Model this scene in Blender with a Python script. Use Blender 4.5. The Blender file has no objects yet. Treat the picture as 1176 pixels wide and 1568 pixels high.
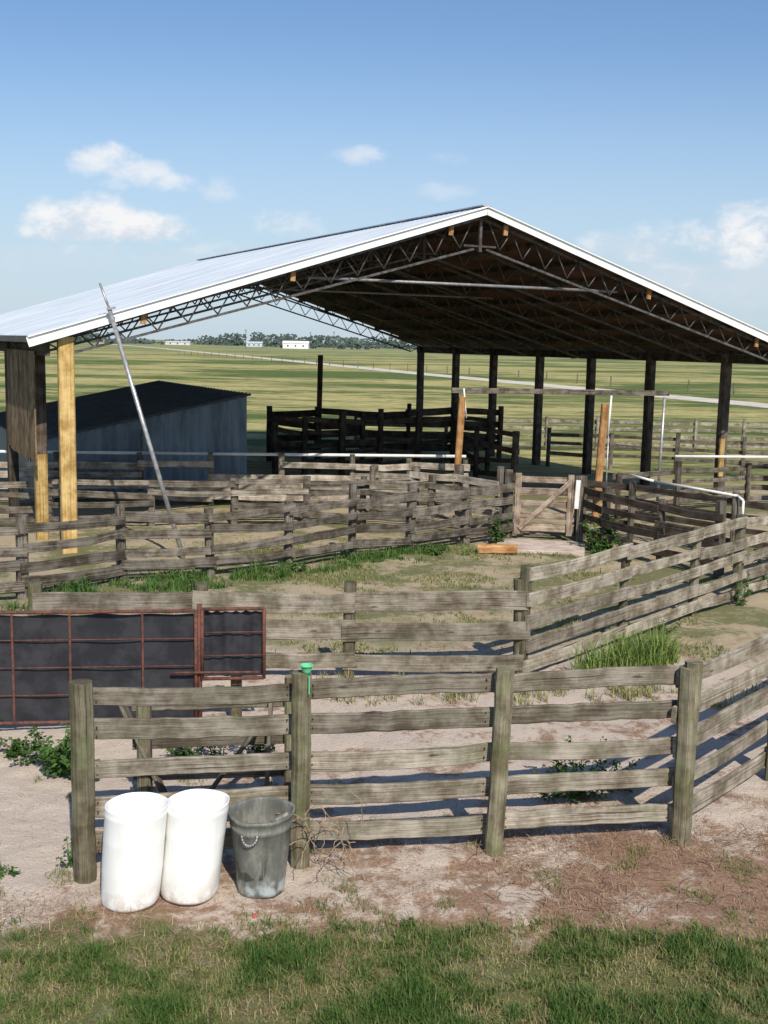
import bpy, math, random
import numpy as np
from mathutils import Vector, Matrix, noise
random.seed(7); np.random.seed(7)
R=random.uniform
scene=bpy.context.scene
scene.view_settings.view_transform='Standard'; scene.view_settings.look='None'; scene.view_settings.exposure=0
H=5.1

# ---------------------------------------------------------------- nodes
def newmat(name, rough=0.85, metal=0.0, spec=0.25):
    m=bpy.data.materials.new(name); m.use_nodes=True; nt=m.node_tree; nt.nodes.clear()
    o=nt.nodes.new('ShaderNodeOutputMaterial'); b=nt.nodes.new('ShaderNodeBsdfPrincipled')
    nt.links.new(b.outputs[0],o.inputs[0])
    b.inputs['Roughness'].default_value=rough; b.inputs['Metallic'].default_value=metal
    b.inputs['Specular IOR Level'].default_value=spec
    return m,nt,b
def setin(nt,sock,v):
    if isinstance(v,bpy.types.NodeSocket): nt.links.new(v,sock)
    elif isinstance(v,(tuple,list)) and len(v)==3 and sock.type=='RGBA': sock.default_value=(*v,1)
    else: sock.default_value=v
def mth(nt,op,a,b=0.0,c=None,clamp=False):
    n=nt.nodes.new('ShaderNodeMath'); n.operation=op; n.use_clamp=clamp
    setin(nt,n.inputs[0],a); setin(nt,n.inputs[1],b)
    if c is not None: setin(nt,n.inputs[2],c)
    return n.outputs[0]
def mixc(nt,f,a,b,mode='MIX'):
    n=nt.nodes.new('ShaderNodeMix'); n.data_type='RGBA'; n.blend_type=mode
    setin(nt,n.inputs[0],f); setin(nt,n.inputs[6],a); setin(nt,n.inputs[7],b); return n.outputs[2]
def mapr(nt,v,a,b,c=0.0,d=1.0,smooth=True):
    n=nt.nodes.new('ShaderNodeMapRange'); n.interpolation_type='SMOOTHSTEP' if smooth else 'LINEAR'
    setin(nt,n.inputs[0],v); setin(nt,n.inputs[1],a); setin(nt,n.inputs[2],b); setin(nt,n.inputs[3],c); setin(nt,n.inputs[4],d)
    return n.outputs[0]
def noi(nt,vec,scale,detail=4,rough=0.55,dist=0.0):
    n=nt.nodes.new('ShaderNodeTexNoise'); n.inputs['Scale'].default_value=scale; n.inputs['Detail'].default_value=detail
    n.inputs['Roughness'].default_value=rough; n.inputs['Distortion'].default_value=dist
    if vec is not None: nt.links.new(vec,n.inputs['Vector'])
    return n.outputs[0]
def mapping(nt,vec,scale,loc=(0,0,0)):
    n=nt.nodes.new('ShaderNodeMapping'); nt.links.new(vec,n.inputs[0]); n.inputs['Scale'].default_value=scale; n.inputs['Location'].default_value=loc
    return n.outputs[0]
def bump(nt,b,h,strength=0.3,dist=0.01):
    n=nt.nodes.new('ShaderNodeBump'); n.inputs['Strength'].default_value=strength; n.inputs['Distance'].default_value=dist
    nt.links.new(h,n.inputs['Height']); nt.links.new(n.outputs[0],b.inputs['Normal'])
def uvn(nt):
    return nt.nodes.new('ShaderNodeTexCoord').outputs['UV']
def posn(nt): return nt.nodes.new('ShaderNodeNewGeometry').outputs['Position']
def attr(nt,name='tone'):
    n=nt.nodes.new('ShaderNodeAttribute'); n.attribute_name=name; return n.outputs['Fac']

def wood(name,dark,light,tint=None,tintamt=0.0,rough=0.9,fine=True):
    m,nt,b=newmat(name,rough,0,0.12)
    uv=uvn(nt)
    g1=noi(nt,mapping(nt,uv,(0.55,40,1)),1.0,4,0.62,0.12)
    bl=noi(nt,uv,2.6,4,0.65)
    if fine:
        g2=noi(nt,mapping(nt,uv,(3,130,1)),1.0,2,0.6)
        f=mth(nt,'ADD',mth(nt,'MULTIPLY',g1,0.42),mth(nt,'MULTIPLY',g2,0.35))
        f=mth(nt,'ADD',f,mth(nt,'MULTIPLY',bl,0.6))
        f=mapr(nt,f,0.50,0.88)
    else:
        f=mapr(nt,mth(nt,'ADD',mth(nt,'MULTIPLY',g1,0.6),mth(nt,'MULTIPLY',bl,0.5)),.4,.7)
    c=mixc(nt,f,dark,light)
    crack=mapr(nt,noi(nt,mapping(nt,uv,(0.5,48,1),(3,7,0)),1.0,2,0.5),0.31,0.37,0.25,1.0)
    c=mixc(nt,1.0,c,crack,'MULTIPLY')
    if fine:
        v=nt.nodes.new('ShaderNodeTexVoronoi'); v.inputs['Scale'].default_value=1.0
        nt.links.new(mapping(nt,uv,(1.3,5,1)),v.inputs['Vector'])
        kn=mapr(nt,v.outputs['Distance'],0.04,0.11,0.35,1.0)
        c=mixc(nt,1.0,c,kn,'MULTIPLY')
    if tint is not None:
        tm=mapr(nt,noi(nt,uv,1.7,4,.7),0.48,0.64,0,tintamt)
        c=mixc(nt,tm,c,mixc(nt,.6,c,tint))
    c=mixc(nt,mapr(nt,bl,.6,.35,0,.7),c,mixc(nt,1.0,c,(0.74,0.66,0.56),'MULTIPLY'))
    c=mixc(nt,1.0,c,attr(nt),'MULTIPLY')
    nt.links.new(c,b.inputs['Base Color'])
    bump(nt,b,mth(nt,'MULTIPLY',f,crack),0.5,0.008)
    return m
W_GREY=wood('weathered_wood',(0.115,0.100,0.080),(0.455,0.405,0.33),(0.17,0.18,0.12),.7)
W_POST=wood('post_wood',(0.085,0.074,0.052),(0.27,0.245,0.17),(0.14,0.17,0.075),0.9)
W_DARK=wood('dark_wood',(0.035,0.028,0.024),(0.12,0.097,0.078),fine=False)
W_MID=wood('grey_brown_wood',(0.052,0.045,0.038),(0.245,0.217,0.18),fine=False)
W_PALE=wood('pale_wood',(0.20,0.17,0.14),(0.60,0.54,0.45),fine=False)
W_YEL=wood('yellow_pine',(0.36,0.23,0.08),(0.66,0.48,0.21),fine=False)
W_ORG=wood('orange_pine',(0.30,0.15,0.06),(0.55,0.32,0.15),fine=False)
W_BROWN=wood('brown_gate_wood',(0.14,0.10,0.075),(0.48,0.39,0.31),fine=False)

def simple(name,col,rough=0.6,metal=0.0,var=0.3,scale=8,col2=None,spec=0.3,bmp=0.0):
    m,nt,b=newmat(name,rough,metal,spec)
    p=posn(nt); n=noi(nt,p,scale,4,0.65)
    c2=col2 if col2 else tuple(x*(1-var) for x in col)
    c=mixc(nt,mapr(nt,n,0.38,0.62),col,c2)
    nt.links.new(c,b.inputs['Base Color'])
    if bmp: bump(nt,b,n,bmp,0.01)
    return m
M_RUST=simple('rusty_red_paint',(0.17,0.062,0.042),0.75,0,0,14,(0.08,0.042,0.034))
M_STEEL=simple('weathered_steel',(0.13,0.13,0.135),0.5,0.3,0,6,(0.07,0.055,0.045))
M_GALV=simple('galvanised_pipe',(0.50,0.50,0.51),0.4,0.5,0.35,9)
M_WHITEP=simple('white_pipe_paint',(0.82,0.81,0.78),0.5,0,0.15,4)
M_FASCIA=simple('white_trim',(0.88,0.88,0.87),0.5,0,0.08,2)
M_BLACK=simple('black_tarp',(0.018,0.019,0.024),0.6,0,0,3,(0.036,0.036,0.042),bmp=0.4)

# ---------------------------------------------------------------- mesh builder
class MB:
    def __init__(s): s.v=[];s.f=[];s.uv=[];s.t=[];s.mi=[];s.sm=[]
    def bar(s,p0,p1,w,h,up=(0,0,1),ch=0.008,seg=1,wob=0.0,tone=None,mat=0,taper=1.0,round_=False,sag=0.0,tw=0.0):
        p0=Vector(p0);p1=Vector(p1);d=(p1-p0);L=d.length
        if L<1e-6:return
        d/=L;up=Vector(up)
        if abs(d.dot(up))>0.98: up=Vector((0,1,0)) if abs(d.y)<.9 else Vector((1,0,0))
        sd=d.cross(up).normalized();u2=sd.cross(d).normalized()
        ch=min(ch,w*.4,h*.4)
        if round_:
            k=round_; prof=[(math.cos(2*math.pi*i/k)*w/2,math.sin(2*math.pi*i/k)*h/2) for i in range(k)]
        elif ch<=0: prof=[(w/2,-h/2),(w/2,h/2),(-w/2,h/2),(-w/2,-h/2)]
        else: prof=[(w/2,-h/2+ch),(w/2,h/2-ch),(w/2-ch,h/2),(-w/2+ch,h/2),(-w/2,h/2-ch),(-w/2,-h/2+ch),(-w/2+ch,-h/2),(w/2-ch,-h/2)]
        n=len(prof)
        per=[0.0]
        for i in range(n):
            a=prof[i];b_=prof[(i+1)%n];per.append(per[-1]+math.hypot(a[0]-b_[0],a[1]-b_[1]))
        base=len(s.v);tone=R(.75,1.15) if tone is None else tone
        uo=R(0,60);vo=R(0,60)
        for j in range(seg+1):
            q=j/seg;tp=1+(taper-1)*q
            c=p0+d*(L*q)-Vector((0,0,1))*sag*math.sin(math.pi*q)
            ox=R(-wob,wob);oy=R(-wob,wob);hs=1+R(-1,1)*wob/max(h,.01)*.8
            ca=math.cos(tw*(q-.5));sa=math.sin(tw*(q-.5))
            for (a,b_) in prof:
                a2=a*ca-b_*sa;b2=a*sa+b_*ca
                s.v.append(tuple(c+sd*(a2*tp+ox*.5)+u2*(b2*tp*hs+oy)));s.t.append(tone)
        for j in range(seg):
            for i in range(n):
                a=base+j*n+i;b_=base+j*n+(i+1)%n
                s.f.append((a,b_,b_+n,a+n));s.mi.append(mat);s.sm.append(bool(round_))
                u0=uo+L*j/seg;u1=uo+L*(j+1)/seg;v0=vo+per[i];v1=vo+per[i+1]
                s.uv+= [(u0,v0),(u0,v1),(u1,v1),(u1,v0)]
        s.f.append(tuple(base+i for i in range(n-1,-1,-1)));s.mi.append(mat);s.sm.append(False)
        s.uv+=[(uo+prof[i][0],vo+prof[i][1]) for i in range(n-1,-1,-1)]
        e=base+seg*n
        s.f.append(tuple(e+i for i in range(n)));s.mi.append(mat);s.sm.append(False)
        s.uv+=[(uo+prof[i][0],vo+prof[i][1]) for i in range(n)]
    def tube(s,p0,p1,r,k=8,mat=0,tone=1.0,taper=1.0): s.bar(p0,p1,2*r,2*r,mat=mat,round_=k,tone=tone,taper=taper)
    def face(s,pts,mat=0,tone=1.0,uvs=None,sm=False):
        b=len(s.v)
        for p in pts: s.v.append(tuple(p));s.t.append(tone)
        s.f.append(tuple(range(b,b+len(pts))));s.mi.append(mat);s.sm.append(sm)
        s.uv+= uvs if uvs else [(0,0)]*len(pts)
    def obj(s,name,mats,parent=None,smooth=False):
        me=bpy.data.meshes.new(name);me.from_pydata(s.v,[],s.f)
        for m in mats: me.materials.append(m)
        uv=me.uv_layers.new(name='UVMap');uv.data.foreach_set('uv',np.array(s.uv,dtype=np.float32).ravel())
        at=me.attributes.new('tone','FLOAT','POINT');at.data.foreach_set('value',np.array(s.t,dtype=np.float32))
        me.polygons.foreach_set('material_index',s.mi)
        me.polygons.foreach_set('use_smooth',[True]*len(s.f) if smooth else s.sm)
        me.update()
        o=bpy.data.objects.new(name,me);scene.collection.objects.link(o)
        if parent:o.parent=parent
        return o
def empty(name,loc=(0,0,0),rz=0):
    o=bpy.data.objects.new(name,None);o.location=loc;o.rotation_euler=(0,0,rz);scene.collection.objects.link(o);return o

# ---------------------------------------------------------------- ground
def gh(x,y):
    a=0.0
    if -12<x<14 and 4<y<34:
        k=min(1,(12+x)/2,(14-x)/2,(y-4)/2,(34-y)/3); k=max(0,k)
        a=k*(0.035*noise.noise(Vector((x*.9,y*.9,0)))+0.025*noise.noise(Vector((x*2.7,y*2.7,4)))+0.016*noise.noise(Vector((x*7,y*7,9))))
    return a
def graded(segs):
    out=[]
    for a,b,n in segs: out+=list(np.linspace(a,b,n,endpoint=False))
    out.append(segs[-1][1]);return out
xs=graded([(-7000,-400,8),(-400,-40,8),(-40,-8,16),(-8,10,220),(10,40,14),(40,400,8),(400,7000,8)])
ys=graded([(-200,4,8),(4,7.5,6),(7.5,14,110),(14,32,110),(32,70,14),(70,400,10),(400,7000,12)])
gv=[(x,y,gh(x,y)) for y in ys for x in xs]
nx=len(xs);gf=[(j*nx+i,j*nx+i+1,(j+1)*nx+i+1,(j+1)*nx+i) for j in range(len(ys)-1) for i in range(nx-1)]
me=bpy.data.meshes.new('ground');me.from_pydata(gv,[],gf);me.polygons.foreach_set('use_smooth',[True]*len(gf))
ground=bpy.data.objects.new('ground',me);scene.collection.objects.link(ground)
m,nt,b=newmat('ground_soil_grass',0.95,0,0.1)
p=posn(nt);sp=nt.nodes.new('ShaderNodeSeparateXYZ');nt.links.new(p,sp.inputs[0]);X,Y=sp.outputs[0],sp.outputs[1]
n05=noi(nt,p,0.5,4,0.6);n2=noi(nt,p,1.3,5,0.65,0.4);n6=noi(nt,p,6,5,0.7);n30=noi(nt,p,30,4,0.7);n100=noi(nt,p,110,2,0.7)
sand=(0.63,0.53,0.44);brown=(0.37,0.25,0.175);redd=(0.25,0.135,0.085)
dm=mth(nt,'ADD',mth(nt,'MULTIPLY',n2,0.6),mth(nt,'MULTIPLY',n6,0.4))
dm=mth(nt,'ADD',dm,mapr(nt,X,-3.6,-2.6,0.22,0.0))
dm=mth(nt,'ADD',dm,mapr(nt,Y,9.9,9.3,0,-.06))
dm=mth(nt,'ADD',dm,mth(nt,'MULTIPLY',mapr(nt,X,1.2,2.4,0,-.08),mapr(nt,Y,11.8,11.2)))
dm=mth(nt,'ADD',dm,mapr(nt,Y,11.3,12.2,0,.05))
dirt=mixc(nt,mapr(nt,dm,0.44,0.55),brown,sand)
dirt=mixc(nt,mapr(nt,mth(nt,'ADD',n30,mth(nt,'MULTIPLY',mth(nt,'SUBTRACT',.5,dm),1.0)),0.5,0.68,0,0.65),dirt,redd)
dirt=mixc(nt,1.0,dirt,mapr(nt,n100,0.25,0.75,0.70,1.2,False),'MULTIPLY')
green=mixc(nt,mapr(nt,n30,0.35,0.65),(0.06,0.10,0.025),(0.15,0.165,0.06))
yj=mth(nt,'ADD',Y,mth(nt,'MULTIPLY',mth(nt,'SUBTRACT',n2,0.5),2.2))
gfront=mapr(nt,yj,9.6,9.1,0,0.8)
gpen=mth(nt,'MULTIPLY',mapr(nt,yj,18,20),mapr(nt,mth(nt,'ADD',n05,mth(nt,'MULTIPLY',n6,0.4)),0.64,0.78))
gpen=mth(nt,'MULTIPLY',gpen,0.75)
gm=mth(nt,'MAXIMUM',gfront,gpen)
pendirt=mixc(nt,mapr(nt,yj,17.5,20,0,.7),dirt,mixc(nt,n6,(0.46,0.37,0.235),(0.30,0.25,0.13)))
c=mixc(nt,gm,pendirt,green)
# pasture
pf=noi(nt,mapping(nt,p,(0.016,0.03,1)),1.0,5,0.6,.5);pf2=noi(nt,mapping(nt,p,(0.12,0.3,1)),1.0,5,0.75)
pf3=noi(nt,mapping(nt,p,(0.7,1.2,1)),1.0,4,0.8)
past=mixc(nt,mapr(nt,mth(nt,'ADD',mth(nt,'MULTIPLY',pf,0.7),mth(nt,'MULTIPLY',pf2,0.3)),0.44,0.56),(0.115,0.155,0.045),(0.44,0.39,0.165))
past=mixc(nt,mapr(nt,pf2,0.38,0.5,0.6,0),past,(0.065,0.095,0.03))
past=mixc(nt,1.0,past,mapr(nt,pf3,.3,.7,.68,1.25),'MULTIPLY')
past=mixc(nt,mapr(nt,Y,150,1000,0,0.6),past,(0.24,0.28,0.15))  # distance haze put into the colour of the far pasture
pm=mth(nt,'MAXIMUM',mapr(nt,mth(nt,'ADD',Y,mth(nt,'MULTIPLY',n05,8)),44,52),mapr(nt,mth(nt,'MULTIPLY',X,-1.0),12,16))
c=mixc(nt,pm,c,past)
nt.links.new(c,b.inputs['Base Color'])
bump(nt,b,mth(nt,'ADD',mth(nt,'MULTIPLY',n6,0.6),mth(nt,'ADD',mth(nt,'MULTIPLY',n30,0.6),mth(nt,'MULTIPLY',n100,0.25))),0.9,0.045)
me.materials.append(m)

# road
mb=MB();path=[(80,-30),(36,108),(6,200),(-37,346),(-120,620),(-260,1050),(-420,1700)]
pts=[]
for i,(x,y) in enumerate(path):
    a=Vector(path[max(i-1,0)]);c_=Vector(path[min(i+1,len(path)-1)]);d=(c_-a).normalized();n=Vector((d.y,-d.x))*2.8
    pts.append((x-n.x,y-n.y,x+n.x,y+n.y))
for i in range(len(pts)-1):
    a=pts[i];c_=pts[i+1];mb.face([(a[2],a[3],.02),(c_[2],c_[3],.02),(c_[0],c_[1],.02),(a[0],a[1],.02)])
mb.obj('dirt_road',[simple('road_sand',(0.68,0.62,0.53),0.9,0,0,0.4,(0.52,0.47,0.38))])

# ---------------------------------------------------------------- fences
def fence(name,pts,rails,post_h,post_w=.14,rail_h=.15,rail_t=.04,side=1,mats=(W_GREY,W_POST),seg=2,wob=.006,jit=.03,miss=0.0,toner=(.75,1.15),hv=.12,stagger=True):
    mb=MB();n=len(pts)
    for i,(x,y) in enumerate(pts):
        a=Vector(pts[max(i-1,0)]);c_=Vector(pts[min(i+1,n-1)]);d=(c_-a).normalized()
        hh=post_h+R(-hv,hv); lx=R(-.05,.05);ly=R(-.05,.05);pw=post_w*R(.85,1.15)
        mb.bar((x,y,-.2),(x+lx,y+ly,hh),pw,pw,up=(d.y,-d.x,0),ch=post_w*.22,seg=5,wob=wob,mat=1,tone=R(.65,1.15))
    for i in range(n-1):
        a=Vector(pts[i]);c_=Vector(pts[i+1]);d=(c_-a).normalized();nn=Vector((-d.y,d.x))*side*(post_w/2+rail_t/2+.004)
        for k,z in enumerate(rails):
            if R(0,1)<miss: continue
            off=nn*(1+ (0.18 if (i+k)%2 and stagger else 0))
            e0=a+off-d*R(.0,.12);e1=c_+off+d*R(.0,.12)
            z0=z+R(-jit,jit);z1=z+R(-jit,jit)
            mb.bar((e0.x,e0.y,z0),(e1.x,e1.y,z1),rail_t,rail_h*R(.82,1.12),ch=.006,seg=seg,wob=wob,tone=R(*toner),sag=R(-.01,.035),tw=R(-.12,.12))
    return mb.obj(name,list(mats))

# front fence
M_NAIL=simple('rusty_nail',(.06,.035,.025),.7,.4)
mb=MB()
FP=[(-2.78,10.26,1.94,.21),(-.76,10.63,1.96,.185),(1.205,10.99,1.94,.175),(3.18,11.36,1.94,.175)]
d=Vector((5.96,1.1)).normalized();nv=Vector((-d.y,d.x))
for i,(x,y,h,w) in enumerate(FP):
    mb.bar((x-.03*(i>1),y,-.25),(x+(.03 if i>1 else 0),y,h),w,w*.9,up=(nv.x,nv.y,0),ch=w*.28,seg=16,wob=.009,mat=1,tone=(.85,.95,1.2,1.15)[i])
zz=[1.75,1.41,1.03,.66,.27]
for i in range(3):
    for k,z in enumerate(zz):
        a=Vector(FP[i][:2]);c_=Vector(FP[i+1][:2]);off=nv*(.095+.025+(.012 if (i+k)%2 else .0)+.01)
        e0=a+off-d*R(-.05,.06);e1=c_+off+d*R(-.05,.06)
        mb.bar((e0.x,e0.y,z+R(-.02,.025)),(e1.x,e1.y,z+R(-.03,.02)),.045,R(.17,.205),ch=.009,seg=14,wob=.007,tone=R(.62,.85) if k<2 else R(.85,1.2),sag=R(-.015,.035),tw=R(-.1,.1))  # lower rails paler than the top two: light on them put into tone
        for q,s_ in ((a,1),(c_,-1)):
            for dz_ in (-.045,.045):
                pn=q+d*s_*.125+nv*.092
                mb.tube((pn.x,pn.y,z+dz_+R(-.01,.01)),(pn.x+nv.x*.03,pn.y+nv.y*.03,z+dz_),.006,6,2)
mb.obj('wooden_corral_fence',[W_GREY,W_POST,M_NAIL])
fence('wooden_corral_fence',[(3.18,11.36),(4.75,13.15),(6.4,15.0),(8.0,16.9),(9.7,18.8)],[1.72,1.38,1.02,.64,.27],1.9,.17,.2,.045,side=1,seg=6,wob=.005,toner=(.9,1.2),stagger=False)
fence('wooden_corral_fence',[(2.18,17.3),(4.2,19.6),(6.0,21.65),(7.3,23.1),(8.9,24.9),(10.6,26.9)],[1.62,1.26,.9,.54,.2],1.85,.16,.21,.045,side=-1,seg=5,wob=.006,jit=.05,toner=(.75,1.3))
fence('wooden_corral_fence',[(-5.2,16.75),(-2.75,16.95),(-.51,17.13),(2.18,17.33)],[1.2,.75,.28],1.5,.17,.28,.04,side=-1,seg=6,mats=(W_GREY,W_POST),toner=(.66,.9),hv=.05,wob=.01,jit=.04)
fence('wooden_corral_fence',[(-9.6,20.7),(-7.1,22.0),(-5.55,23.8),(-3.75,24.4),(-2.15,25.6),(-.74,27.0),(.65,27.9),(2.1,29.1),(3.35,30.2)],[1.36,1.02,.66,.32],1.6,.2,.2,.045,side=-1,seg=5,wob=.014,jit=.07,mats=(W_MID,W_MID),toner=(.65,1.2),hv=.2)
fence('wooden_corral_fence',[(5.3,30.4),(5.65,28.6),(6.6,26.8),(7.6,25.4)],[1.4,1.05,.7,.35],1.7,.2,.17,.045,side=-1,mats=(W_DARK,W_MID),wob=.01,jit=.05)
fence('wooden_corral_fence',[(5.3,30.9),(6.6,30.2),(8.6,27.7),(10.4,26.4),(12.6,25.2)],[1.4,1.08,.75,.42],1.65,.18,.16,.045,side=1,mats=(W_DARK,W_MID),wob=.01,jit=.05)
fence('wooden_corral_fence',[(-15,34),(-12.4,34.4),(-10,34.7),(-7.5,35),(-5.4,35.3),(-3.2,35.6),(-1,35.9),(.8,36.2),(2.6,36.5)],[1.25,.92,.6,.28],1.55,.18,.2,.05,side=-1,mats=(W_PALE,W_MID),wob=.015,miss=.14,toner=(.55,1.1),jit=.06)
fence('wooden_corral_fence',[(-14,29.4),(-11.2,30.0),(-9,30.5),(-6.4,31.1),(-4.2,31.6),(-2.2,31.9),(-.6,32.0),(1.3,31.4),(3.3,30.5)],[1.22,.9,.58,.27],1.4,.18,.17,.05,side=-1,mats=(W_MID,W_MID),wob=.015,miss=.12,toner=(.6,1.6),jit=.07,hv=.2)
fence('wooden_corral_fence',[(-.3,33.6),(.9,33.3),(2.1,32.6),(3.2,31.6)],[1.3,1.0,.7,.4],1.6,.2,.2,.05,side=-1,mats=(W_PALE,W_MID),wob=.02,jit=.1,hv=.25,toner=(.6,1.1))
fence('wooden_corral_fence',[(5.4,31.2),(6.9,33.5),(9.3,36),(12,37.5),(15,38),(18,38.2)],[1.3,.95,.6,.3],1.5,.16,.16,.045,mats=(W_MID,W_MID),miss=.1,jit=.05)
fence('wooden_corral_fence',[(-1.5,57),(3,56.8),(5.5,56.5),(8,56.6),(10.5,56.8),(13,57),(15.5,57.2),(18,57.4),(20.5,57.6),(23,57.8),(26,58)],[1.45,1.1,.72,.35],1.6,.16,.16,.045,mats=(W_GREY,W_GREY),jit=.05)
fence('wooden_corral_fence',[(7,49),(9.5,48),(12,47),(14.5,46.2),(17,45.5),(20,45)],[1.4,1.0,.6],1.6,.16,.15,.045,mats=(W_MID,W_MID),jit=.05)
fence('cattle_pen_rails',[(-4.2,43.5),(-3.1,43.8),(-1.7,44.3),(-.2,44.9),(1.3,45.5),(2.8,46.2),(4.2,46.8)],[2.1,1.7,1.25,.9,.45],2.35,.22,.2,.05,mats=(W_DARK,W_DARK),wob=.02,jit=.16,hv=.35,miss=.1)
fence('cattle_pen_rails',[(-5.0,49),(-3,49.6),(-1,50.2),(1,50.8),(3,51.4),(5.2,52)],[2.1,1.6,1.1,.6],2.3,.2,.3,.05,mats=(W_DARK,W_DARK),wob=.02,jit=.15,hv=.3)
fence('cattle_pen_rails',[(2.8,46.2),(3.4,42.5),(4.6,40.5)],[1.9,1.4,.9,.4],2.3,.2,.2,.05,mats=(W_DARK,W_DARK),wob=.02,jit=.15,hv=.4)
mb=MB()
for x,y,h in [(-2.55,11.9,1.2),(-.98,12.2,1.45)]:
    mb.bar((x,y,-.2),(x,y,h),.15,.15,up=(0,1,0),ch=.03,seg=5,wob=.006,mat=1)
for z in (1.15,.75,.36): mb.bar((-2.7,11.99,z+R(-.03,.03)),(-.85,12.29,z+R(-.03,.03)),.04,.17,seg=5,wob=.006,tone=R(.45,.7))
mb.bar((-2.2,11.75,0.0),(-2.85,12.0,1.25),.04,.16,up=(0,1,0),seg=5,wob=.005,tone=.6)
mb.bar((-1.9,11.8,0.15),(-1.3,11.9,1.0),.04,.15,up=(0,1,0),seg=5,wob=.005,tone=.6)
mb.bar((-1.25,12.1,.0),(-1.2,12.12,1.2),.04,.16,up=(0,1,0),seg=5,wob=.005,tone=.7)
mb.obj('low_board_fence',[W_GREY,W_POST])
mb=MB()
P=[(-15,34.2,1.62),(-7.5,35.2,1.6),(2.6,36.7,1.55)]
for i in range(2): mb.tube(P[i],P[i+1],.05,10)
P=[(9.3,36.6,1.7),(14,37.6,1.66),(19,38.2,1.66)]
for i in range(2): mb.tube(P[i],P[i+1],.045,10)
mb.obj('white_pipe_rail',[M_WHITEP],smooth=False)
mb=MB()
P=[(6.5,30.2,1.78),(7.0,29.5,1.70),(8.6,27.6,1.6),(8.7,27.45,1.5),(8.7,27.45,1.0)]
for i in range(4): mb.tube(P[i],P[i+1],.032,10)
mb.obj('white_pipe_rail',[M_WHITEP])

# wooden gate
mb=MB()
g0=Vector((3.45,30.15));g1=Vector((5.0,29.9));dd=(g1-g0).normalized()
for z,h in [(1.62,.17),(1.3,.2),(.97,.17),(.66,.17),(.33,.2)]:
    mb.bar((g0.x,g0.y,z),(g1.x,g1.y,z),.035,h,seg=4,wob=.008,tone=R(.75,1.1))
for q in (g0+dd*.1,g1-dd*.1):
    mb.bar((q.x,q.y-.045,.15),(q.x,q.y-.045,1.78),.04,.16,up=(1,0,0),seg=3,wob=.004,tone=.95)
mb.bar((g0.x+.15,g0.y-.1,.3),(g1.x-.1,g1.y-.05,1.6),.035,.13,seg=3,tone=1.05)
mb.bar((3.3,30.2,-.2),(3.3,30.2,1.85),.2,.2,ch=.05,seg=4,wob=.006,mat=1)
mb.bar((5.2,29.95,-.2),(5.2,29.95,1.75),.2,.2,ch=.05,seg=4,wob=.006,mat=1)
mb.bar((5.05,29.78,.9),(5.08,29.78,1.65),.08,.12,up=(1,0,0),mat=2,tone=1)
mb.obj('wooden_gate',[W_BROWN,W_MID,M_WHITEP])
mb=MB()
mb.bar((2.15,34.6,-.2),(2.3,34.7,3.55),.2,.2,ch=.03,seg=3)
mb.bar((6.15,33,-.2),(6.3,33,3.5),.2,.2,ch=.03,seg=3,tone=.9)
mb.bar((2.0,35.2,3.72),(8.9,36.2,3.72),.12,.16,mat=1,seg=2,tone=1.0)
mb.bar((6.4,32.9,2.6),(6.45,32.9,3.75),.06,.06,mat=2,round_=8,tone=1)
mb.bar((6.42,32.9,.6),(6.42,32.9,2.6),.04,.04,mat=3,round_=8,tone=1)
mb.bar((2.45,34.9,2.9),(2.35,34.9,3.8),.05,.05,mat=2,round_=8,tone=1)
mb.bar((8.7,36.1,.3),(8.75,36.1,3.6),.09,.09,mat=3,round_=10,tone=1)
mb.obj('timber_gate_frame',[W_ORG,W_MID,M_WHITEP,M_GALV])
mb=MB();mb.bar((-2.65,45,0),(-2.6,45,4.6),.2,.2,ch=.03,seg=4,wob=.01);mb.obj('utility_post',[W_DARK])

# rusty mesh gate
def gatepanel(mb,a,b,z0,z1,nv,nh):
    a=Vector(a);b=Vector(b)
    r=.024
    for z in (z0,z1): mb.tube((a.x,a.y,z),(b.x,b.y,z),r,8,0)
    for q in (0,1):
        c=a.lerp(b,q);mb.tube((c.x,c.y,z0-.01),(c.x,c.y,z1+.01),r,8,0)
    for i in range(nh):
        z=z0+(z1-z0)*(i+1)/(nh+1);mb.tube((a.x,a.y,z),(b.x,b.y,z),.008,6,0)
    for q in nv:
        c=a.lerp(b,q);mb.bar((c.x,c.y-.02,z0),(c.x,c.y-.02,z1),.03,.012,up=(0,1,0),mat=0,tone=1)
    n=40;yb=.06
    for i in range(n):
        p=a.lerp(b,i/n);q=a.lerp(b,(i+1)/n)
        f=lambda j:.012*math.sin(j*.7)+.012*math.sin(j*.27)
        zt=z1-.05
        mb.face([(p.x,p.y+yb+f(i),z0+.02),(q.x,q.y+yb+f(i+1),z0+.02),(q.x,q.y+yb+f(i+1),zt+.01*math.sin(i)),(p.x,p.y+yb+f(i),zt+.01*math.sin(i-1))],1,sm=True)
mb=MB()
gatepanel(mb,(-6.4,14.05),(-2.43,14.55),.13,1.6,(.42,.6,.83),3)
gatepanel(mb,(-2.35,14.57),(-1.55,14.68),.68,1.62,(),2)
mb.tube((-2.39,14.6,0),(-2.39,14.6,1.68),.035,8)
mb.tube((-2.75,14.48,.78),(-1.6,14.6,.78),.018,6)
mb.bar((-1.95,14.95,-.1),(-1.95,14.95,1.4),.14,.14,ch=.02,mat=2,tone=.9)
mb.obj('rusty_livestock_gate',[M_RUST,M_BLACK,W_POST])

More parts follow.
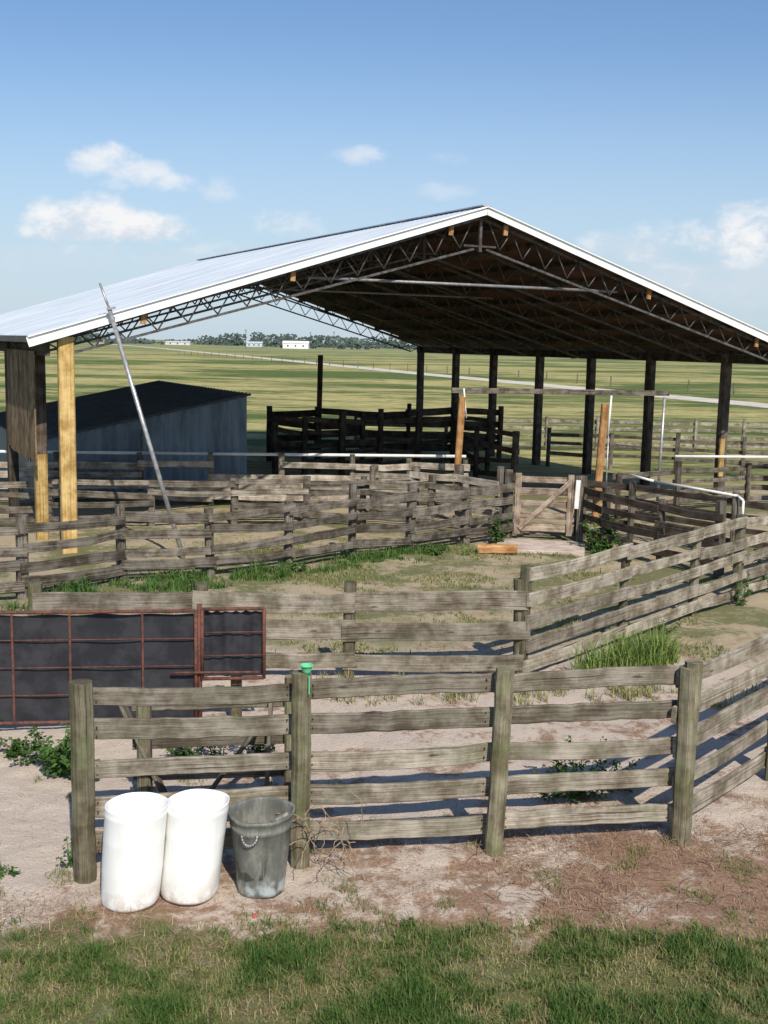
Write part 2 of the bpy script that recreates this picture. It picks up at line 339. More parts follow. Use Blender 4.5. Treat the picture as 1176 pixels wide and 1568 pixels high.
# ---------------------------------------------------------------- pole barn
ang=math.atan2(.4408,.8976)
barn=empty('pole_barn',(-8.2,26.5,0),ang)
Wd=23.8;Lb=25.7;ze=5.06;pitch=3.65/11.9
def zroof(a): return ze+pitch*(a if a<Wd/2 else Wd-a)
mroof,nt,b=newmat('galvanised_roof',0.5,0.2,0.4)
p=nt.nodes.new('ShaderNodeTexCoord').outputs['Object']
c=mixc(nt,mapr(nt,noi(nt,mapping(nt,p,(.3,2,1)),1,4),.35,.65),(0.47,0.52,0.58),(0.35,0.40,0.47))
nt.links.new(c,b.inputs['Base Color'])
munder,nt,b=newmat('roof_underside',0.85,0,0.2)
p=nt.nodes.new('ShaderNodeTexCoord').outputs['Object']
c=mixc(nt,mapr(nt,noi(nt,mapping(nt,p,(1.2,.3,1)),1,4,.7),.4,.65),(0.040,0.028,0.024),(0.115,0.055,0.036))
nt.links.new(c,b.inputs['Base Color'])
mb=MB()
for s in (0,1):
    ridgea=Wd/2
    def P(q,bb,dz):
        a=q*ridgea if s==0 else Wd-q*ridgea
        return (a,bb,zroof(a)+dz)
    nb=88;b0=-.25
    for i in range(nb):
        x0=b0+(Lb+.5)*i/nb;x1=b0+(Lb+.5)*(i+1)/nb;xm=x0+(x1-x0)*.8;xr=x0+(x1-x0)*.9
        f1=[P(0,x0,.05),P(0,xm,.05),P(1,xm,.05),P(1,x0,.05)]
        f2=[P(0,xm,.05),P(0,xr,.085),P(1,xr,.085),P(1,xm,.05)]
        f3=[P(0,xr,.085),P(0,x1,.05),P(1,x1,.05),P(1,xr,.085)]
        for f in (f1,f2,f3): mb.face(f if s else f[::-1],0)
mb.obj('roof_sheets',[mroof],barn)
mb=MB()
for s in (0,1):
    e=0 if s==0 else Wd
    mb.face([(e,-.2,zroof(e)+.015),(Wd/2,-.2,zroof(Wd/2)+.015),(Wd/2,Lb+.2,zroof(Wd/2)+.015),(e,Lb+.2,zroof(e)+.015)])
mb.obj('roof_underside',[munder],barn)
mb=MB()
hl=Wd/2
for s in (-1,1):
    e=0 if s<0 else Wd
    mb.bar((e+s*.1,-.28,zroof(e)-.07-.03),(hl,-.28,zroof(hl)-.03),.03,.22,ch=.004)
    mb.bar((e+s*.1,-.22,zroof(e)+.06-.03),(hl,-.22,zroof(hl)+.06),.26,.025,ch=0)
    mb.bar((e+s*.02,-.2,zroof(e)-.03),(e+s*.02,Lb+.2,zroof(e)-.03),.03,.14,ch=.004,mat=1)
mb.bar((hl,-.3,zroof(hl)+.1),(hl,Lb+.2,zroof(hl)+.1),.3,.03,ch=0,mat=2)
mb.obj('white_fascia',[M_FASCIA,M_STEEL,mroof],barn)
mb=MB()
for i in range(1,9):
    for s in (0,1):
        a=i*Wd/2/8.6; a=a if s==0 else Wd-a
        mb.bar((a,-.15,zroof(a)-.08),(a,Lb,zroof(a)-.08),.05,.14,ch=0,tone=R(.7,1.3))
mb.obj('purlins',[W_DARK],barn)
mb=MB();dep=.52
bs=[.05,3.3,7.0,10.7,14.4,18.2,21.8,25.3]
for bb in bs:
    for s in (0,1):
        def Q(t,dz):
            a=t if s==0 else Wd-t
            return (a,bb,zroof(a)-.2+dz)
        mb.bar(Q(.1,0),Q(hl,0),.07,.07,ch=0,mat=0)
        mb.bar(Q(.9,-dep*.8),Q(hl-.2,-dep-.25),.06,.06,ch=0)
        n=15
        for i in range(n):
            t0=.35+(hl-.6)*i/n;t1=.35+(hl-.6)*(i+.5)/n;t2=.35+(hl-.6)*(i+1)/n
            dl=dep*.8+(.45*dep)*(t1/hl)
            mb.tube(Q(t0,0),Q(max(t1,.9),-dl),.02,5);mb.tube(Q(max(t1,.9),-dl),Q(t2,0),.02,5)
    mb.bar((hl,bb,zroof(hl)-.2),(hl,bb,zroof(hl)-1.1),.08,.08,ch=0)
    mb.bar((hl-.5,bb,zroof(hl)-.95),(hl+.5,bb,zroof(hl)-.95),.05,.05,ch=0)
mb.obj('roof_trusses',[M_STEEL],barn)
mb=MB()
mb.tube((7.0,.35,6.74),(16.8,.35,6.74),.04,8)
mb.tube((7.0,7.35,6.74),(16.8,7.35,6.74),.035,8)
mb.obj('tie_rods',[simple('dull_pipe',(.30,.30,.31),.5,.3)],barn)
mb=MB()
for a in (2.6,6.4,10.9,12.6,17.6,21.9):
    mb.bar((a,-.1,zroof(a)-.42),(a+.02,-.1,zroof(a)-.14),.13,.06,ch=.004,up=(0,1,0))
mb.obj('purlin_blocks',[W_ORG],barn)
mb=MB()
for bb in (-.35,2.9,6.9,10.6,14.3,18.1,21.6,25.3):
    mb.bar((Wd-.3,bb,-.2),(Wd-.3,bb,zroof(0)-.1),.3,.3,up=(0,1,0),ch=.03,seg=4,wob=.012,mat=0,tone=R(.9,1.5))
for bb in (6,10,14,18,22,25.3):
    mb.bar((.4,bb,-.2),(.4,bb,zroof(0)-.1),.28,.28,up=(0,1,0),ch=.03,seg=4,wob=.008,mat=0)
mb.bar((.80,.05,-.2),(.80,.05,zroof(0)+.05),.36,.26,up=(0,1,0),ch=.03,seg=6,wob=.006,mat=1,tone=1.05)
mb.bar((.5,2.0,-.2),(.5,2.0,2.2),.3,.26,up=(0,1,0),ch=.03,seg=3,wob=.006,mat=1,tone=.85)
mb.bar((.5,2.0,2.2),(.5,2.0,4.85),.3,.26,up=(0,1,0),ch=.03,seg=3,wob=.006,mat=0,tone=1.5)
mb.bar((Wd-.5,2.65,.8),(Wd-.5,2.65,2.1),.2,.08,up=(0,1,0),ch=.01,mat=1,tone=.8)
mb.obj('barn_posts',[W_DARK,W_YEL],barn)
mb=MB()
mb.bar((Wd-.3,0,zroof(0)-.25),(Wd-.3,Lb,zroof(0)-.25),.08,.3,ch=.01,seg=4)
mb.bar((.4,0,zroof(0)-.25),(.4,Lb,zroof(0)-.25),.08,.3,ch=.01,seg=4)
bb=1.5
while bb<6.4:
    mb.bar((.3,bb,2.05+R(-.08,.05)),(.3,bb,4.75),.04,.23,up=(0,1,0),ch=.005,mat=1,tone=R(.8,1.5));bb+=.245
W_WALL=wood('brown_board_wood',(0.10,0.07,0.045),(0.29,0.215,0.135),fine=False)
mb.obj('side_wall_boards',[W_DARK,W_WALL],barn)

# tin shed
mshed,nt,b=newmat('corrugated_blue_grey',0.5,0.2,0.4)
p=nt.nodes.new('ShaderNodeTexCoord').outputs['Object']
c=mixc(nt,mapr(nt,noi(nt,mapping(nt,p,(1.5,1,.3)),1.2,4,.7),.35,.68),(0.22,0.28,0.34),(0.13,0.16,0.19))
nt.links.new(c,b.inputs['Base Color'])
shed=empty('tin_shed',(-9.8,36.0,0),ang)
mb=MB();n=96;A0=-1.2;A1=5.7;dz=(3.26-2.1)/5.8
def zs(a):return 2.1+dz*a
for i in range(n):
    a0=A0+(A1-A0)*i/n;a1=A0+(A1-A0)*(i+1)/n
    y0=.035*math.sin(i*math.pi/2);y1=.035*math.sin((i+1)*math.pi/2)
    mb.face([(a0,y0,0),(a1,y1,0),(a1,y1,zs(a1)),(a0,y0,zs(a0))])
for (p0,p1) in (((A1,0),(A1,11.5)),((A1,11.5),(A0,11.5)),((A0,11.5),(A0,0))):
    mb.face([(p0[0],p0[1],0),(p1[0],p1[1],0),(p1[0],p1[1],zs(p1[0])),(p0[0],p0[1],zs(p0[0]))])
mb.obj('walls',[mshed],shed)
mb=MB()
mb.bar((A0-.2,5.75,zs(A0-.2)+.05),(A1+.1,5.75,zs(A1+.1)+.05),11.8,.05,ch=0)
for i in range(31):
    y=-.1+i*.385; mb.bar((A0-.2,y,zs(A0-.2)+.09),(A1+.1,y,zs(A1+.1)+.09),.05,.03,ch=0)
mb.obj('roof',[simple('dark_tin',(0.06,0.07,0.08),.6,.2,0,2,(0.10,0.095,0.09))],shed)
mb=MB();mb.bar((2.1,-.08,.1),(2.1,-.08,2.2),.05,.05,ch=0);mb.obj('pipe',[M_STEEL],shed)

mb=MB();mb.tube((-4.7,26.45,0),(-6.45,26.85,5.75),.055,10,taper=.9);mb.tube((-6.43,26.85,5.7),(-6.68,26.9,6.35),.03,8)
mb.bar((-6.5,26.8,5.75),(-6.3,26.8,5.8),.05,.05)
mb.obj('leaning_metal_pole',[M_GALV])

# ---------------------------------------------------------------- barrels
def lathe(mb,prof,c,lean=(0,0),k=48,mat=0,dent=0.0,seed=0):
    base=len(mb.v)
    for (r,z) in prof:
        for i in range(k):
            t=2*math.pi*i/k
            rr=r*(1+dent*noise.noise(Vector((math.cos(t)*1.5+seed,math.sin(t)*1.5,z*2))))
            mb.v.append((c[0]+rr*math.cos(t)+lean[0]*z,c[1]+rr*math.sin(t)+lean[1]*z,c[2]+z));mb.t.append(1.0)
    for j in range(len(prof)-1):
        for i in range(k):
            a=base+j*k+i;b_=base+j*k+(i+1)%k
            mb.f.append((a,b_,b_+k,a+k));mb.mi.append(mat);mb.sm.append(True);mb.uv+=[(0,0)]*4
m,nt,b=newmat('white_plastic',0.45,0,0.4)
p=posn(nt);s=nt.nodes.new('ShaderNodeSeparateXYZ');nt.links.new(p,s.inputs[0])
st=noi(nt,mapping(nt,p,(9,9,1.2)),1,5,.7)
dirtm=mth(nt,'MULTIPLY',mapr(nt,s.outputs[2],.32,.0),mapr(nt,noi(nt,p,9,5,.7),.36,.60))
c=mixc(nt,mapr(nt,st,.48,.78,0,.35),(0.86,0.86,0.84),(0.60,0.57,0.50))
c=mixc(nt,mth(nt,'MULTIPLY',dirtm,.6),c,(0.45,0.36,0.27));nt.links.new(c,b.inputs['Base Color'])
MPL=m
for c_,ln,sc,sd in (((-2.26,9.84,0),(.085,.01),1.0,1),((-1.74,10.0,0),(.1,.0),.98,5)):
    mb=MB();h=.93*sc
    prof=[(.0,.0),(.20,.0),(.25,.012),(.264,.04),(.267,.09),(.273,.3),(.2745,.32),(.2745,.34),(.274,.355),(.277,.6),(.2785,.62),(.2785,.635),(.278,.655),(.281,h-.09),(.284,h-.075),(.284,h-.06),(.281,h-.05),(.283,h-.01),(.283,h),(.276,h+.003),(.270,h-.01),(.268,h-.3),(.262,.05),(.0,.04)]
    lathe(mb,prof,c_,ln,56,0,.045,sd)
    mb.obj('white_plastic_barrel',[MPL])
m,nt,b=newmat('grey_plastic',0.55,0,0.4)
p=posn(nt);s=nt.nodes.new('ShaderNodeSeparateXYZ');nt.links.new(p,s.inputs[0])
c=mixc(nt,mapr(nt,noi(nt,mapping(nt,p,(8,8,3)),1,5,.7),.42,.64),(0.12,0.125,0.11),(0.22,0.22,0.19))
lo=mth(nt,'MULTIPLY',mapr(nt,s.outputs[2],.3,.05),mapr(nt,noi(nt,p,7,4),.4,.6))  # mask for a pale reflection painted low on the can
c=mixc(nt,lo,c,(0.40,0.46,0.47));nt.links.new(c,b.inputs['Base Color'])
MGR=m
mb=MB()
lathe(mb,[(0,0),(.20,0),(.232,.015),(.24,.05),(.252,.2),(.272,.45),(.285,.62),(.292,.625),(.296,.66),(.290,.665),(.296,.72),(.312,.735),(.318,.75),(.314,.77),(.300,.772),(.292,.75),(.288,.7),(.235,.06),(0,.05)],(-1.09,10.13,0),(-.01,.02),56,0,.14,3)
cx,cy=-1.16,9.83
def hf(a): return (cx+.07*math.cos(a),cy-.012-.02*math.sin(a),.66-.09*math.sin(a))
for i in range(10): mb.tube(hf(math.pi*i/10),hf(math.pi*(i+1)/10),.009,6,1)
for i in range(16):
    x,y=-1.09+R(-.2,.2),10.13+R(-.2,.2);z=R(.45,.66)
    mb.bar((x,y,z),(x+R(-.15,.15),y+R(-.15,.15),z+R(-.05,.1)),R(.02,.1),R(.005,.03),ch=0,mat=2 if i%2 else 3)
mb.obj('grey_trash_can',[MGR,M_GALV,simple('scrap_paper',(.4,.38,.33)),W_DARK])

mb=MB();lathe(mb,[(0,0),(.035,0),(.045,.04),(.055,.075),(.066,.08),(.066,.092),(.055,.092),(.045,.05),(0,.045)],(-.71,10.6,1.955),(0,0),24)
lathe(mb,[(.006,-.18),(.008,0)],(-.68,10.53,1.955),(0,0),8)
mb.obj('green_plastic_cup',[simple('mint_green_plastic',(0.16,0.62,0.32),.4,0,.15)])
mb=MB();mb.bar((-1.1,9.55,.02),(-1.06,9.57,.035),.03,.015);mb.obj('red_wrapper',[simple('red_plastic',(.5,.05,.06),.4)])
mb=MB();mb.bar((2.9,28.9,.03),(5.1,28.5,.03),1.6,.1,ch=.02,seg=6,wob=.03);mb.obj('concrete_apron',[simple('pale_concrete',(.58,.49,.42),.9,0,0,3,(.42,.34,.28))])
mb=MB();mb.bar((2.35,27.9,.12),(3.3,27.75,.14),.3,.22,ch=.04,seg=5,wob=.02);mb.obj('cut_log',[W_ORG])

# ---------------------------------------------------------------- vegetation
def leafmat(name,c1,c2,rough=.7,tl=True):
    m,nt,b=newmat(name,rough,0,.2)
    t=attr(nt);c=mixc(nt,t,c1,c2);nt.links.new(c,b.inputs['Base Color'])
    if not tl: return m
    tr=nt.nodes.new('ShaderNodeBsdfTranslucent');nt.links.new(c,tr.inputs[0])
    mx=nt.nodes.new('ShaderNodeMixShader');mx.inputs[0].default_value=.2
    o=[n for n in nt.nodes if n.type=='OUTPUT_MATERIAL'][0]
    nt.links.new(b.outputs[0],mx.inputs[1]);nt.links.new(tr.outputs[0],mx.inputs[2]);nt.links.new(mx.outputs[0],o.inputs[0])
    return m
LEAF=leafmat('weed_leaves',(0.035,0.08,0.018),(0.13,0.23,0.055))
GRASS=leafmat('grass_blades',(0.07,0.135,0.028),(0.36,0.33,0.14))
STRAW=leafmat('dry_straw',(0.24,0.13,0.08),(0.52,0.40,0.26),tl=False)
def raw(name,v,f,t,mat):
    me=bpy.data.meshes.new(name);me.from_pydata(v,[],f);me.materials.append(mat)
    at=me.attributes.new('tone','FLOAT','POINT');at.data.foreach_set('value',np.array(t,dtype=np.float32))
    o=bpy.data.objects.new(name,me);scene.collection.objects.link(o);return o
def weed(name,spots,mat=LEAF):
    v=[];f=[];t=[]
    for (cx,cy,r,h,n,ls) in spots:
        lobes=[(R(-.8,.8)*r,R(-.8,.8)*r,R(.25,1)*h,R(.15,.4)) for _ in range(max(6,int(n/45)))]
        for _ in range(n):
            lx,ly,lh,lr=random.choice(lobes)
            th=R(0,6.283);q=R(0,1)**.5
            z=lh*R(.08,1)
            w=lr*r*(1-.65*z/lh)
            x=cx+lx*(z/lh+.3)+math.cos(th)*w*q;y=cy+ly*(z/lh+.3)+math.sin(th)*w*q
            s=ls*R(.5,1.2);a=R(0,6.283);el=R(-.5,.9)
            d=Vector((math.cos(a)*math.cos(el),math.sin(a)*math.cos(el),math.sin(el)))
            sd=d.cross(Vector((0,0,1))).normalized()*s*.32;sd.z+=R(-.2,.2)*s
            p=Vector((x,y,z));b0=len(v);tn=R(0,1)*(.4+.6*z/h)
            for pt in (p,p+d*s*.45+sd,p+d*s+Vector((0,0,-.2*s)),p+d*s*.45-sd): v.append(tuple(pt));t.append(tn)
            f.append((b0,b0+1,b0+2,b0+3))
        for lx,ly,lh,lr in lobes:
            p0=Vector((cx+lx*.3,cy+ly*.3,0));p1=Vector((cx+lx*1.2,cy+ly*1.2,lh))
            b0=len(v);w=.008
            for pt in (p0-Vector((w,0,0)),p0+Vector((w,0,0)),p1+Vector((w*.4,0,0)),p1-Vector((w*.4,0,0))): v.append(tuple(pt));t.append(.5)
            f.append((b0,b0+1,b0+2,b0+3))
    return raw(name,v,f,t,mat)
def blades(name,pts,hr,wr,mat,tf,lay=0.5):
    n=len(pts);v=np.zeros((n,5,3));az=np.random.rand(n)*6.283;h=np.random.uniform(hr[0],hr[1],n);w=np.random.uniform(wr[0],wr[1],n)
    if pts.shape[1]>3: h=h*pts[:,3]
    ln=np.random.uniform(.1,lay*2,n);px=pts[:,0];py=pts[:,1];pz=pts[:,2]-.005
    sx=-np.sin(az+np.random.uniform(-.6,.6,n))*w;sy=np.cos(az)*w;dx=np.cos(az);dy=np.sin(az)
    nrm=np.sqrt(1+ln**2)
    m1=.55*h/nrm;r1=.4*ln*m1;m2=h/nrm;r2=ln*m2*1.1
    v[:,0]=np.stack([px-sx,py-sy,pz],1);v[:,1]=np.stack([px+sx,py+sy,pz],1)
    v[:,2]=np.stack([px+sx*.8+dx*r1,py+sy*.8+dy*r1,pz+m1],1);v[:,3]=np.stack([px-sx*.8+dx*r1,py-sy*.8+dy*r1,pz+m1],1)
    v[:,4]=np.stack([px+dx*r2,py+dy*r2,pz+m2],1)
    b=(np.arange(n)*5)[:,None];q=(b+np.array([0,1,2,3])).tolist();tr=(b+np.array([3,2,4])).tolist()
    tt=np.repeat(tf(pts,n),5)
    return raw(name,v.reshape(-1,3).tolist(),q+tr,tt,mat)
def nz(x,y,s,o=0): return noise.noise(Vector((x*s,y*s,o)))
def scatter(n,x0,x1,y0,y1,dens,hs=None):
    out=[]
    while len(out)<n:
        x=R(x0,x1);y=R(y0,y1)
        if R(0,1)<dens(x,y): out.append((x,y,gh(x,y),hs(x,y) if hs else 1.0))
    return np.array(out)
def clump(x,y): return nz(x,y,1.3,3)+.7*nz(x,y,4.5,8)+.4*nz(x,y,11,2)
def dfront(x,y):
    e=9.5+.55*nz(x,y,.8)+.35*nz(x,y,3,5)+(.2 if x>1.2 else 0)
    k=max(0,min(1,(e-y)/.6))
    return k*max(.25,min(1,.75+1.6*clump(x,y)))
pts=scatter(80000,-4.2,4.6,7.3,10.3,dfront,lambda x,y:max(.55,min(1.6,1.0+1.0*clump(x,y))))
blades('grass',pts,(.03,.11),(.003,.006),GRASS,lambda p,n:np.clip(np.array([.27-.75*clump(a[0],a[1]) for a in p])+np.random.uniform(-.3,.4,n),0,1),.9)
def dstr(x,y):
    return max(.02,min(1,.15+1.5*nz(x,y,1.2,20)+(.4 if x>1.3 and y>9.8 else 0)+(.25 if y<9.6 else 0)))*(1 if x>-2.9 or y<10.2 else .1)
pts=scatter(30000,-4.2,6,8.0,12.6,dstr)
blades('dry_grass_litter',pts,(.03,.14),(.0015,.0035),STRAW,lambda p,n:np.random.rand(n)**1.3,4.0)
def dtuft(x,y): return 1 if nz(x,y,2.1,33)>.38 else .0
pts=scatter(4000,-4,6,9.3,12.8,dtuft)
blades('grass_tufts',pts,(.04,.12),(.002,.004),GRASS,lambda p,n:np.random.uniform(0,.8,n),.8)
def dpen(x,y):
    return 1 if nz(x,y,.55,50)+.5*nz(x,y,2.5,51)>.2 else .04
pts=scatter(18000,-6,6,18.2,29.5,dpen)
blades('pen_grass',pts,(.03,.12),(.006,.012),GRASS,lambda p,n:np.random.uniform(.1,.9,n),.8)
L=[]
PF=[(-7.1,22.0),(-5.55,23.8),(-3.75,24.4),(-2.15,25.6),(-.74,27.0),(.65,27.9),(2.1,29.1)]
for i in range(len(PF)-1):
    a=Vector(PF[i]);b_=Vector(PF[i+1]);k=0
    while k<1700:
        c=a.lerp(b_,R(0,1));x=c.x+R(-.3,.3);y=c.y-.35+R(-1.1,.3);k+=1
        g=nz(x,y,.9,70)+.6*nz(x,y,3,71)
        if g>-.12 : L.append((x,y,gh(x,y),min(1.4,.4+g*1.6)))
blades('fence_line_grass',np.array(L),(.12,.4),(.006,.014),LEAF,lambda p,n:np.random.uniform(0,1,n),.6)
def tall(cx,cy,r,n): 
    o=[]
    for _ in range(n):
        a=R(0,6.28);q=R(0,1)**.7*r;o.append((cx+math.cos(a)*q,cy+math.sin(a)*q,0))
    return o
L=tall(4.15,17.9,.4,500)+tall(3.8,17.6,.35,300)+tall(4.6,18.3,.3,250)+tall(3.3,17.4,.3,150)
blades('tall_weed_grass',np.array(L),(.3,.75),(.006,.013),leafmat('fresh_grass',(.07,.14,.03),(.26,.34,.09)),lambda p,n:np.random.rand(n),.55)
L=[]
for _ in range(120):
    x=R(-1.4,6);y=R(15.7,16.9);L+=tall(x,y,.12,22)
blades('dry_weed_grass',np.array(L),(.06,.3),(.003,.008),leafmat('dry_weed',(.14,.18,.05),(.44,.38,.2)),lambda p,n:np.random.rand(n),.6)
weed('broadleaf_weeds',[(-3.75,12.9,.34,.62,1000,.08),(-4.4,13.5,.3,.3,350,.07),(-4.9,13.3,.3,.5,350,.08),(-3.4,12.7,.25,.35,350,.07),(-4.1,13.3,.4,.22,350,.06)])
weed('broadleaf_weeds',[(-1.9,13.2,.3,.5,350,.07),(-1.5,13.4,.3,.6,420,.07),(-2.3,13.5,.3,.4,220,.07)])
weed('pigweed_bush',[(2.3,12.55,.42,.7,950,.06),(2.75,12.8,.38,.4,500,.055),(2.0,12.5,.3,.4,260,.055)])
weed('gate_side_weeds',[(5.45,28.6,.42,1.0,700,.14),(5.55,27.9,.3,.7,350,.13),(5.9,27.0,.3,.8,250,.12)])
weed('fence_line_weeds',[(3.0,29.3,.3,.8,260,.12),(1.3,27.6,.2,.35,110,.1),(-1.9,25.0,.25,.45,140,.1),(-6.0,22.3,.3,.45,180,.1),(-4.2,23.7,.25,.3,110,.1)])
weed('alley_weeds',[(7.2,22.6,.3,.7,140,.1),(8.3,23.9,.3,.9,130,.11),(5.2,20.2,.25,.3,100,.08)])
weed('small_weeds',[(-3.55,10.3,.15,.16,120,.045),(-2.98,10.5,.12,.3,120,.045),(-3.9,10.6,.15,.12,60,.045)])
mb=MB()
for _ in range(20):
    p=Vector((R(-.72,-.2),R(10.38,10.58),R(.02,.5)));d=Vector((R(-.6,.6),R(-.3,.3),R(-.2,1))).normalized()
    for s in range(9):
        q=p+d*.065;mb.bar(p,q,.006,.006,ch=0,tone=R(.7,1.3));p=q;d=(d+Vector((R(-.6,.6),R(-.4,.4),R(-.8,.4)))).normalized()
        if p.z<.01: p.z=.02;d.z=abs(d.z)
mb.obj('dead_vine_tangle',[simple('dead_vine',(.38,.29,.20),.9,0,.4,20)])
mb=MB()
for _ in range(460):
    x=R(1.0,6);y=R(9.8,11.6);z=R(.01,.05)
    p=Vector((x,y,z+gh(x,y)));a=R(0,6.28);L_=R(.06,.3);k=p+Vector((math.cos(a)*L_*.5,math.sin(a)*L_*.5,R(-.01,.06)));mb.bar(p,k,.005,.005,ch=0,tone=1);a+=R(-.7,.7);mb.bar(k,k+Vector((math.cos(a)*L_*.5,math.sin(a)*L_*.5,R(-.05,.02))),.004,.004,ch=0,tone=1)
mb.obj('dead_twigs',[simple('twig_bark',(.30,.20,.14),.9,0,.4,20)])

# tree line
v=[];f=[];t=[]
def blob(x,y,w,h):
    for _ in range(int(26*w*h/80)+8):
        cx=x+R(-w,w)*.55;cz=R(.0,1);zz_=h*cz*(1-.35*(abs(cx-x)/w)**2);s=R(.7,1.9)
        cy=y+R(-4,4);b0=len(v);tn=R(0,1)*(.3+.7*cz)
        for k in range(5):
            a=k*1.2566+R(-.3,.3);v.append((cx+math.cos(a)*s,cy+R(-.6,.6),zz_+math.sin(a)*s*.8));t.append(tn)
        f.append(tuple(range(b0,b0+5)))
x=-650
while x<900:
    yy=1150+R(-80,120);h=10*R(.55,1.35)+4*nz(x,0,.01);w=R(9,20)
    blob(x,yy,w,h if nz(x,0,.006,5)>-.3 else h*.5)
    x+=R(4,8)
for x_,y_,w_,h_ in ((-82,900,10,9),(-56,905,6,6),(-36,900,9,9),(-22,920,12,7),(88,520,8,7),(140,600,12,8)): blob(x_,y_,w_,h_)
raw('distant_tree_line',v,f,t,leafmat('hazy_trees',(.055,.078,.075),(.115,.15,.13),tl=False))
def house(name,x,y,w,h,dp,col):
    e=empty(name,(x,y,0));mb=MB();mb.bar((-w/2,0,h*.35),(w/2,0,h*.35),dp,h*.7,ch=0);
    for k in (-.3,0,.3): mb.bar((k*w-.6,-dp/2-.03,h*.35),(k*w+.6,-dp/2-.03,h*.35),.05,1.2,ch=0,mat=1)
    mb.obj('walls',[simple(name+'_wall',col,.8,0,.1,.5),simple(name+'_window',(.05,.06,.07),.3)],e)
    mb=MB();
    for s in(-1,1):
        pts_=[(-w/2-.4,s*(dp/2+.4),h*.68),(w/2+.4,s*(dp/2+.4),h*.68),(w/2+.4,0,h),(-w/2-.4,0,h)];mb.face(pts_)
    for q in (-w/2,w/2): mb.face([(q,-dp/2,h*.7),(q,dp/2,h*.7),(q,0,h*.98)])
    mb.obj('roof',[simple(name+'_roof',tuple(min(1,k*1.05) for k in col),.6,0,.1,.5)],e)
house('white_farmhouse',-68,860,19,5.6,10,(.82,.82,.8))
house('farm_shed',-115,1000,14,4.5,9,(.5,.56,.6))
house('farm_shed',-190,1050,22,3.5,9,(.6,.6,.6))
for (x,y) in ((-98,800),(-38,820),(-60,900),(10,900),(52,800)):
    mb=MB();mb.bar((x,y,0),(x,y,13),.35,.35,ch=0);mb.bar((x-1,y,12),(x+1,y,12),.15,.15,ch=0);mb.obj('telephone_pole',[W_DARK])
mb=MB()
for i in range(40):
    x=60-i*3.3;y=88+i*7.5;mb.bar((x,y,0),(x,y,1.4),.15,.15,ch=0)
mb.obj('pasture_fence_posts',[W_MID])

# ---------------------------------------------------------------- world
elev=math.radians(42);az=Vector((.287,-.958)).normalized()
to=Vector((az.x*math.cos(elev),az.y*math.cos(elev),math.sin(elev)))
w=bpy.data.worlds.new('World');scene.world=w;w.use_nodes=True;nt=w.node_tree;nt.nodes.clear()
out=nt.nodes.new('ShaderNodeOutputWorld');bg=nt.nodes.new('ShaderNodeBackground');nt.links.new(bg.outputs[0],out.inputs[0])
S=.085;bg.inputs[1].default_value=S
sky=nt.nodes.new('ShaderNodeTexSky');sky.sky_type='NISHITA';sky.sun_disc=False;sky.sun_elevation=elev;sky.sun_rotation=math.atan2(az.x,az.y)
sky.air_density=1.0;sky.dust_density=.5;sky.ozone_density=2.0
tc=nt.nodes.new('ShaderNodeTexCoord').outputs['Generated'];sp=nt.nodes.new('ShaderNodeSeparateXYZ');nt.links.new(tc,sp.inputs[0])
ym=mth(nt,'MAXIMUM',sp.outputs[1],.05);A=mth(nt,'DIVIDE',sp.outputs[0],ym);E=mth(nt,'DIVIDE',sp.outputs[2],ym)
cb=nt.nodes.new('ShaderNodeCombineXYZ');nt.links.new(A,cb.inputs[0]);nt.links.new(mth(nt,'MULTIPLY',E,1.5),cb.inputs[1])
nn=noi(nt,cb.outputs[0],28,6,.62,.2);n_lo=noi(nt,cb.outputs[0],11,2,.5)
pert=mth(nt,'ADD',mth(nt,'MULTIPLY',mth(nt,'SUBTRACT',nn,.5),2.8),mth(nt,'MULTIPLY',mth(nt,'SUBTRACT',n_lo,.5),1.8))
tot=None
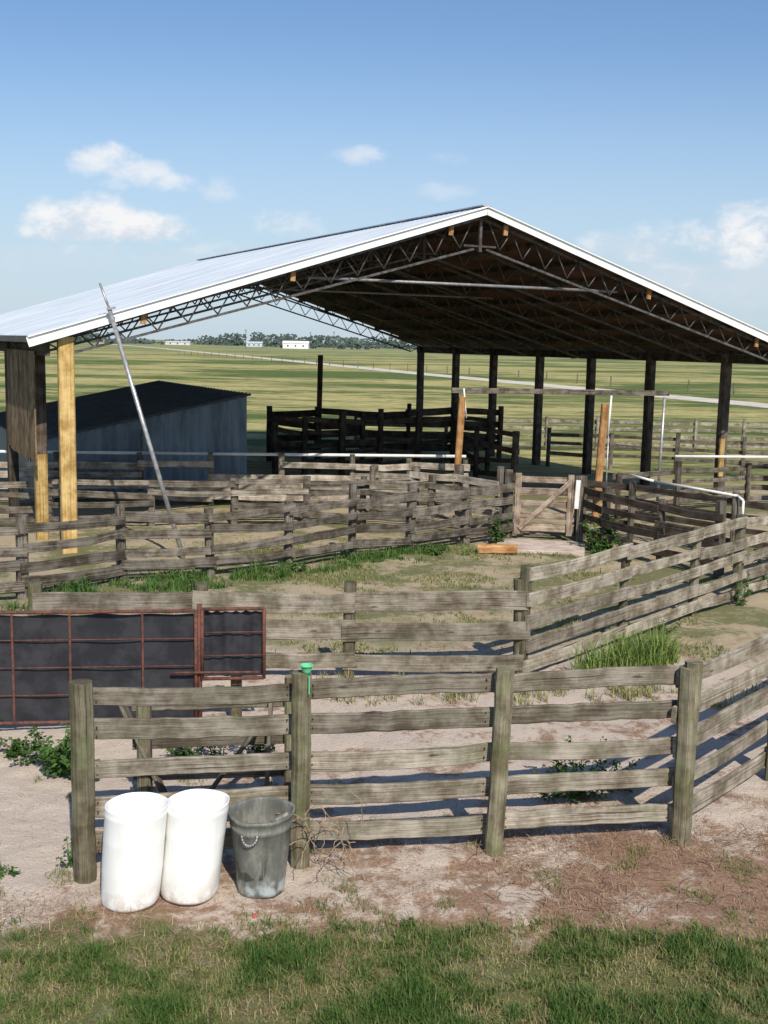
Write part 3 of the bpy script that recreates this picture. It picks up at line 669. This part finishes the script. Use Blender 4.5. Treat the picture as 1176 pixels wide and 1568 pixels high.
for a0,e0,wa,we,s_ in [(-.265,.102,.050,.022,1),(-.215,.092,.052,.016,1),(-.26,.088,.08,.010,.8),(-.245,.148,.038,.017,.85),(-.215,.138,.045,.014,.75),(-.185,.132,.03,.012,.7),(-.146,.128,.024,.014,.5),(-.09,.098,.05,.016,.45),(-.028,.157,.028,.010,.5),(.045,.128,.03,.010,.3),(.310,.100,.055,.028,.95),(.27,.092,.07,.022,.7),(.22,.084,.07,.018,.6),(-.24,.068,.15,.016,.4),(.3,.062,.18,.026,.6),(-.1,.075,.07,.014,.3),(.05,.155,.02,.008,.2)]:
    da=mth(nt,'DIVIDE',mth(nt,'SUBTRACT',A,a0),wa);de=mth(nt,'DIVIDE',mth(nt,'SUBTRACT',E,e0),we)
    d2=mth(nt,'ADD',mth(nt,'MULTIPLY',da,da),mth(nt,'MULTIPLY',de,de))
    q=mth(nt,'ADD',mth(nt,'SUBTRACT',.7,d2),pert)
    q=mapr(nt,q,-.3,1.0,0,s_)
    tot=q if tot is None else mth(nt,'MAXIMUM',tot,q)
tot=mth(nt,'MULTIPLY',tot,mapr(nt,sp.outputs[1],.1,.3))
ccol=mixc(nt,mapr(nt,mth(nt,'ADD',nn,mth(nt,'MULTIPLY',mth(nt,'SUBTRACT',E,.095),6)),.35,.6),(.68/S,.74/S,.82/S),(.93/S,.93/S,.94/S))
skt=mixc(nt,1.0,sky.outputs[0],(1.10,1.26,1.43),'MULTIPLY')
skc=mixc(nt,mapr(nt,E,.28,.0,0,.8),skt,(.55/S,.67/S,.79/S))
nt.links.new(mixc(nt,tot,skc,ccol),bg.inputs[0])
sl=bpy.data.lights.new('sun','SUN');sl.energy=4.9;sl.angle=math.radians(.5);sl.color=(1,.925,.81)
so=bpy.data.objects.new('sun',sl);scene.collection.objects.link(so);so.rotation_euler=to.to_track_quat('Z','Y').to_euler()
# camera
cd=bpy.data.cameras.new('camera');cd.sensor_fit='VERTICAL';cd.sensor_height=24;cd.lens=24*1750/1568;cd.clip_end=20000
co=bpy.data.objects.new('camera',cd);scene.collection.objects.link(co)
co.matrix_world=Matrix.Translation((0,0,H))@Matrix.Rotation(math.radians(90-8.39),4,'X')@Matrix.Rotation(math.radians(1.15),4,'Z')
scene.camera=co
